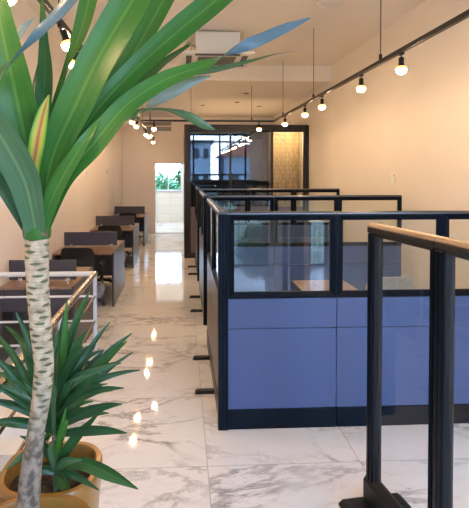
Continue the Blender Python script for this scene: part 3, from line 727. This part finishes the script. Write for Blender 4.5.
def pot(x, y, zr, R, root):
    m = MB(); k = zr / .60
    m.lathe([(0, 0), (R * .66, 0), (R * .72, .02), (R * .80, .15 * k), (R * .93, .40 * k), (R, zr - .03), (R, zr - .008), (R * .975, zr), (R * .88, zr), (R * .855, zr - .012), (R * .84, zr - .10), (R * .80, zr - .14), (0, zr - .14)], c=(x, y, 0), n=56, sq=.7)
    p = m.build('planter', 'pot_gold', root)
    m = MB(); t = bmesh.new(); rn = random.Random(int(x * 100)); rings = []
    for i in range(9):
        rr = R * .865 * i / 8 if i else 0
        L = [t.verts.new((x, y, zr - .065))] if i == 0 else [t.verts.new((x + rr * math.cos(a) , y + rr * math.sin(a), zr - .075 + rn.uniform(-.006, .010) * (i < 8))) for a in [2 * PI * q / 36 for q in range(36)]]
        rings.append(L)
    for i in range(8):
        for q in range(36):
            a, b = rings[i], rings[i + 1]; q2 = (q + 1) % 36
            if i == 0: t.faces.new((a[0], b[q], b[q2]))
            else: t.faces.new((a[q], b[q], b[q2], a[q2]))
    m.merge(t); m.smooth = True; m.build('soil', 'soil', root)

# tall dracaena, front pot
YP = 1.66
fp = at(30, 531, 1.685)
D1 = empty('tall_potted_plant', (fp.x, 1.685, 0), 'tall plant with pale ringed trunk and long sword leaves in the front gold pot', 'plant')
pot(fp.x, 1.685, .64, .20, D1)
tp = [(24, 545, 11.5), (28, 508, 11), (31, 470, 10.4), (36, 432, 8.6), (41, 400, 9.2), (44, 370, 9.4), (43, 350, 9.8), (41, 330, 10.3), (38, 290, 10.6), (37, 262, 11.2), (37, 236, 11.6)]
ctrl = []
for px, py, hwp in tp:
    p = at(px, py, YP); ctrl.append([p.x, p.y, p.z, hwp * YP / F])
path = catmull(ctrl, 34)
bm = bmesh.new(); lay = bm.verts.layers.float.new('gap'); NR = 72; rings = []; s = 0; prev = None
for i, q in enumerate(path):
    p = Vector(q[:3])
    if prev is not None: s += (p - prev).length
    prev = p; up_ = p.z; ring_ = []
    wv = min(max((up_ - .92) / .25, 0), 1)            # woven scars only on the upper trunk
    row = s / .0195
    for k in range(NR):
        a = 2 * PI * k / NR
        ph = a * 3 / (2 * PI)
        fr = (row + .05 * math.sin(a * 2 + row * .37)) % 1.0; rw = int(row)
        wig = max(0, math.sin(2 * PI * ph + (rw % 2) * PI + 1.1 * math.sin(rw * 2.3)) + .25) / 1.25
        gap = min(1, 1.6 * max(0, 1 - abs(fr - .5) / (.02 + .32 * wig))) * min(1, wig * 3); gap = max(gap, .22 * max(0, 1 - abs(fr - .5) / .1), .25 * max(0, 1 - abs(fr - .97) / .08))
        fine = (s / .007) % 1; g2 = max(0, 1 - abs(fine - .5) / .16)
        g = gap * wv + (1 - wv) * (g2 * .35 * (.5 + .5 * math.sin(a * 4 + row)))
        rr = q[3] * (1 + .035 * wv * math.sin(fr * PI) - .06 * g)
        v = bm.verts.new(p + Vector((rr * math.cos(a), rr * math.sin(a), 0))); v[lay] = min(1, g * 1.5); ring_.append(v)
    rings.append(ring_)
for a, b in zip(rings, rings[1:]):
    for k in range(NR): bm.faces.new((a[k], a[(k + 1) % NR], b[(k + 1) % NR], b[k]))
bm.faces.new(rings[-1])
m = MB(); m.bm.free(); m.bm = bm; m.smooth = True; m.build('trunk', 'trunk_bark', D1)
# green sheath at the crown base
c0 = at(37, 238, YP); m = MB(); k = YP / F
m.lathe([(11.6 * k, 0), (13.2 * k, .006), (13.8 * k, .025), (12.8 * k, .07), (8 * k, .14), (0, .17)], c=(c0.x, c0.y, c0.z - .003)); m.build('sheath', 'leaf_green', D1)
def L1(pts, mt, fold=.22, name='leaf'):
    out = []
    for px, py, dy, hwp, tw in pts:
        Y = YP + dy; p = at(px, py, Y); out.append((p.x, p.y, p.z, hwp * Y / F, tw))
    return leaf(out, mt, D1, name, fold)
# rear to front, (px, py, depth offset, half width px, twist)
L1([(38.5, 231, .02, 7, 0), (40, 140, .06, 9, 0), (45, 80, .10, 8, 0), (44, 40, .14, 4.5, 0), (42, -4, .18, 1.5, 0)], 'leaf_deep')
L1([(37.5, 231, .04, 6, 0), (33, 140, .12, 7, 10), (37, 90, .18, 5, 10), (41, 55, .2, 1, 0)], 'leaf_deep')
L1([(37.5, 231, .03, 6, 0), (45, 160, .06, 6.5, 10), (56, 105, .12, 4.5, 20), (67, 66, .17, 3.4, 20), (79, 36, .2, 7, 0), (89, 0, .22, 8.5, 0), (100, -45, .25, 5, 0)], 'leaf_green')
L1([(39.5, 231, .03, 7, 0), (62, 165, .08, 8, 20), (92, 120, .14, 9, 10), (130, 60, .2, 10, 0), (168, -8, .26, 10, 0), (190, -50, .28, 4, 0)], 'leaf_green')
L1([(38.5, 231, 0, 8, 0), (52, 160, -.02, 14, 0), (76, 105, -.03, 18, 0), (103, 50, -.03, 18, 0), (134, -2, -.02, 18, 0), (165, -60, 0, 8, 0)], 'leaf_green')
L1([(40.0, 231, .0, 7, 0), (64, 165, .0, 10, 0), (96, 112, .03, 11, 0), (138, 67, .06, 11, 0), (180, 30, .10, 13, 0), (226, -8, .14, 12, 0), (260, -40, .18, 4, 0)], 'leaf_green')
L1([(58, 180, .05, 6, 0), (95, 132, .10, 8, 0), (128, 97, .12, 7, 0), (160, 66, .15, 6, 30), (190, 45, .17, 2, 30)], 'leaf_deep')
L1([(41.0, 231, -.02, 8, 0), (62, 180, -.05, 11, 0), (92, 146, -.06, 12, 0), (126, 106, -.04, 10.5, 0), (165, 80, 0, 9, 0), (203, 66, .05, 6.5, 10), (228, 54, .08, 4.5, 90), (258, 40, .10, 6.5, 180), (285, 28, .12, 5, 180), (310, 18, .14, .8, 180)], 'leaf_green', .14)
L1([(130, 100, .16, 5, 0), (170, 78, .2, 5, 20), (215, 70, .24, 4, 20), (252, 61, .28, 2.4, 30), (278, 54, .3, 1.6, 60), (298, 52, .32, .5, 60)], 'leaf_pale')
L1([(130, 118, .2, 5, 0), (165, 96, .24, 6, 150), (190, 82, .26, 5, 170), (210, 76, .28, 1, 170)], 'leaf_pale')
L1([(110, 128, .3, 3, 0), (140, 112, .34, 2.4, 30), (165, 110, .36, 2.8, 40), (188, 117, .38, 5.5, 20), (203, 125, .4, 4.5, 10), (215, 130, .41, .6, 0)], 'leaf_pale')
L1([(35.5, 231, .0, 9, 0), (27, 150, -.02, 16, 0), (15, 90, -.04, 18, 0), (2, 30, -.05, 14, 0), (-8, -30, -.04, 8, 0)], 'leaf_green')
L1([(37, 222, -.01, 4, 0), (33, 178, -.05, 6, 0), (37, 145, -.08, 8, 0), (43, 115, -.09, 6, 0), (49, 95, -.10, .8, 0)], 'leaf_yellow')
L1([(35.0, 231, -.03, 8, 0), (18, 185, -.06, 12, 0), (0, 160, -.09, 14, 0), (-30, 135, -.12, 12, 0), (-60, 125, -.14, 4, 0)], 'leaf_deep')
L1([(36.0, 231, -.04, 10, 0), (26, 185, -.09, 15, 0), (10, 152, -.13, 16, 0), (-12, 118, -.16, 14, 0), (-40, 90, -.18, 5, 0)], 'leaf_pale')
L1([(32.5, 231, .02, 8, 0), (-22, 130, -.05, 12, 0), (-14, 98, -.10, 13, 20), (8, 68, -.14, 9, 45), (25, 48, -.16, 4, 90), (43, 27, -.18, 5.5, 180), (60, 10, -.2, 6.5, 180), (80, -12, -.21, 5, 180), (95, -28, -.22, 1, 180)], 'leaf_deep')
L1([(0, 60, .1, 3, 0), (14, 38, .12, 5, 160), (24, 27, .13, 3, 160), (33.5, 18, .14, .5, 160)], 'leaf_pale')
L1([(41.5, 231, -.04, 6, 0), (56, 190, -.06, 8, 0), (82, 145, -.08, 6, 0), (100, 118, -.05, 1, 0)], 'leaf_green')

for (x0, x1, t) in ((27, 24, 0), (46, 51, 0), (33, 30, 0)):
    L1([(37 + (x0 - 37) * .9, 236, -.035, 3, 0), (x0, 226, -.04, 3.2, 0), (x1, 208, -.035, .5, 0)], 'branch_brown', name='dry_sheath')

# bushy plant, rear pot
bp = at(52, 468, 2.13)
D2 = empty('bushy_potted_plant', (bp.x, 2.13, 0), 'bushy spiky green plant in the rear gold pot beside the stair railing', 'plant')
pot(bp.x, 2.13, .60, .205, D2)
Y2 = 2.13
def L2(pts, mt='leaf_shrub', fold=.35):
    out = []
    for px, py, dy, hwp, tw in pts:
        Y = Y2 + dy; p = at(px, py, Y); out.append((p.x, p.y, p.z, hwp * Y / F, tw))
    return leaf(out, mt, D2, 'leaf', fold, seg=6)
st = [at(55, 470, Y2 + .02), at(55, 440, Y2 + .02), at(52, 415, Y2 + .02), at(50, 385, Y2 + .03)]
m = MB(); m.tube([(st[0].x, st[0].y, .52)] + st, [.014, .013, .012, .012, .010], 12); m.build('stem', 'trunk_bark', D2)
tips = [(90, 291, .05, 4.5), (67, 306, .1, 4), (78, 318, -.05, 4.5), (16, 312, .05, 4.5), (132, 333, .12, 4.5), (127, 341, -.08, 5.5), (140, 370, .05, 3.6), (124, 388, -.1, 4), (122, 404, -.14, 6), (127, 433, -.12, 5.5),
        (-8, 330, .1, 4), (-12, 352, -.03, 4.5), (-15, 378, .08, 4.5), (-12, 402, -.08, 4.5), (-14, 425, -.05, 5), (6, 470, -.15, 4), (110, 322, .18, 3.6), (104, 350, .2, 4), (60, 330, .2, 5), (34, 325, .22, 4),
        (115, 362, .22, 3.5), (95, 395, -.22, 4.5), (22, 350, -.1, 4.5), (-5, 300 + 60, .2, 4), (82, 345, -.14, 5), (70, 360, .24, 5), (100, 375, .25, 4), (58, 345, -.16, 4.5), (5, 385, .22, 4), (133, 352, .2, 3), (88, 330, .02, 5)]
for i, (tx, ty, dy, hw) in enumerate(tips):
    bx_, by_ = 52 + (tx - 52) * .05, 408 + (i % 6) * 6 - 6
    if ty > 400: by_ += 14
    mx_, my_ = bx_ + (tx - bx_) * .42, by_ + (ty - by_) * .50 - 3
    nx_, ny_ = bx_ + (tx - bx_) * .72, by_ + (ty - by_) * .80 - (3 if ty > 360 else 1)
    L2([(bx_, by_, 0.01, 2.6, 0), (mx_, my_, dy * .5, hw * .88, 0), (nx_, ny_, dy * .8, hw * .72, random.uniform(-25, 25)), (tx, ty, dy, .5, 0)], 'leaf_shrub' if i % 5 else 'leaf_deep')
rr_ = random.Random(21)
for i in range(46):
    a = rr_.uniform(-1.45, 1.35); ln = rr_.uniform(52, 92) * (1 - .12 * abs(a)); dy = rr_.uniform(-.12, .26)
    bx_, by_ = 52 + rr_.uniform(-3, 3), rr_.uniform(392, 436)
    tx, ty = bx_ + ln * math.sin(a), by_ - ln * math.cos(a) * rr_.uniform(.8, 1.05)
    L2([(bx_, by_, .01, 2.2, 0), (bx_ + (tx - bx_) * .40, by_ + (ty - by_) * .5 - 2, dy * .5, rr_.uniform(2.8, 4.2), rr_.uniform(-30, 30)), (bx_ + (tx - bx_) * .72, by_ + (ty - by_) * .82 - 2, dy * .8, rr_.uniform(2.2, 3.4), rr_.uniform(-40, 40)), (tx, ty, dy, .4, 0)], ('leaf_shrub', 'leaf_deep', 'leaf_shrub', 'leaf_pale')[i % 4])
L2([(60, 400, 0, 3, 0), (64, 350, -.04, 3.5, 0), (66, 318, -.06, 2, 0), (67, 300, -.06, .5, 0)], 'leaf_green')
L2([(58, 448, -.05, 3, 0), (63, 430, -.1, 4, 0), (68, 420, -.1, .5, 0)], 'leaf_green')
# young offshoot low in the pot
for pts, mt in (([(57, 470, -.06, 3, 0), (80, 463, -.12, 6, 0), (108, 473, -.18, 6.5, 0), (138, 489, -.22, .6, 0)], 'leaf_deep'), ([(57, 472, -.06, 3, 0), (76, 476, -.12, 3.6, 0), (99, 490, -.16, .6, 0)], 'leaf_shrub'),
                ([(58, 474, -.06, 3, 0), (64, 484, -.12, 5.5, 0), (73, 501, -.15, 1.5, 0)], 'leaf_deep'), ([(57, 470, -.06, 3, 0), (66, 461, -.1, 4, 0), (82, 460, -.13, .6, 0)], 'leaf_pale'),
                ([(56, 470, -.05, 3, 0), (52, 450, -.07, 4, 0), (53, 440, -.07, .8, 0)], 'leaf_pale'), ([(55, 472, -.05, 3, 0), (44, 470, -.06, 4, 0), (30, 480, -.08, .6, 0)], 'leaf_shrub'),
                ([(56, 468, -.03, 3, 0), (44, 446, -.05, 4.5, 0), (20, 436, -.06, .6, 0)], 'leaf_shrub'), ([(57, 475, -.06, 3, 0), (57, 484, -.08, 4, 0), (54, 494, -.1, .8, 0)], 'leaf_shrub'),
                ([(56, 468, -.03, 3, 0), (74, 440, -.02, 5, 0), (100, 412, .0, .6, 0)], 'leaf_deep'), ([(56, 468, -.03, 3, 0), (60, 440, -.09, 3.6, 0), (66, 408, -.10, .6, 0)], 'leaf_green')):
    L2(pts, mt, .3)

# ------------------------------------------------------------------ outside, seen in the glass reflections
m = MB(); m.box((-40, -60, -.9), (50, YB - .21, -.6)); o = struct('floor_yard', m, 'grass_out')
def house(x0, x1, y0, y1, z1, roof, wallm, roofm, lab, nw):
    r = empty('house', ((x0 + x1) / 2, (y0 + y1) / 2, -.6), lab, 'building')
    m = MB(); m.box((x0, y0, -.6), (x1, y1, z1)); m.build('wall', wallm, r)
    m = MB(); xm = (x0 + x1) / 2
    if roof > .3: m.prism([(x0 - .4, z1), (x1 + .4, z1), (x1 - 1, z1 + roof), (x0 + 1, z1 + roof)], 'y', y0 - .4, y1 + .4)
    else: m.box((x0 - .3, y0 - .3, z1), (x1 + .3, y1 + .3, z1 + roof))
    m.build('roof', roofm, r)
    for fl in range(2):
        for k in range(nw):
            xa = x0 + (x1 - x0) * (k + .25) / nw; za = .7 + fl * 2.4
            if za + .9 < z1:
                m = MB(); m.box((xa, y1 - .02, za), (xa + (x1 - x0) * .5 / nw, y1 + .04, za + .9)); m.build('window', 'plastic_black', r)
house(-2.5, 2.6, -32, -24, 4.5, .25, 'outer_render', 'concrete', 'grey blue flat roofed house outside, reflected in the meeting room glass', 6)
house(3.9, 9.5, -32, -25, 3.3, 1.1, 'outer_render', 'brick_red', 'white house with red roof outside, reflected in the meeting room glass', 3)
r = empty('picket_fence', (1.5, -5.5, -.6), 'white slatted fence outside, reflected in the nearest cubicle glass', 'fence')
m = MB()
for k in range(40): m.box((-1 + k * .13, -5.5, -.6), (-1 + k * .13 + .05, -5.47, .75))
m.build('pickets', 'white_paint', r)
m = MB(); m.box((-1, -5.47, .5), (4.2, -5.44, .57)); m.box((-1, -5.47, -.2), (4.2, -5.44, -.13)); m.build('fence_rail', 'white_paint', r)
def bush(name, x, y, z, R, n, lab, cat='shrub'):
    r = empty(name, (x, y, z), lab, cat); rnd = random.Random(int(x * 10) + n); m = MB()
    for k in range(n):
        d = Vector((rnd.gauss(0, 1), rnd.gauss(0, 1), rnd.gauss(0, 1))).normalized() * R * rnd.uniform(.4, 1); p = Vector((x, y, z + R)) + d
        a = Vector((rnd.uniform(-1, 1), rnd.uniform(-1, 1), rnd.uniform(-.4, 1))).normalized() * R * .28; b = a.cross(Vector((rnd.uniform(-1, 1), rnd.uniform(-1, 1), 1))).normalized() * R * .07
        v = [m.bm.verts.new(q) for q in (p - a, p + b, p + a, p - b)]; m.bm.faces.new(v)
    m.build('foliage', 'shrub_green', r); m = MB(); m.tube([(x, y, z), (x, y, z + R)], R * .06, 8); m.build('stem', 'branch_brown', r)
bush('shrub', 1.9, -4.4, -.6, .65, 700, 'leafy shrub outside, reflected in the nearest cubicle glass')
bush('tree', -1.25, 25, -.5, 1.15, 900, 'green tree outside the back room window, left part', 'tree')
bush('tree', .5, 30, -.4, 1.3, 900, 'green tree outside the back room window, right part', 'tree')
m = MB(); m.box((-20, YK + .21, -.4), (20, 60, -.1)); o = struct('floor_garden', m, 'grass_out')
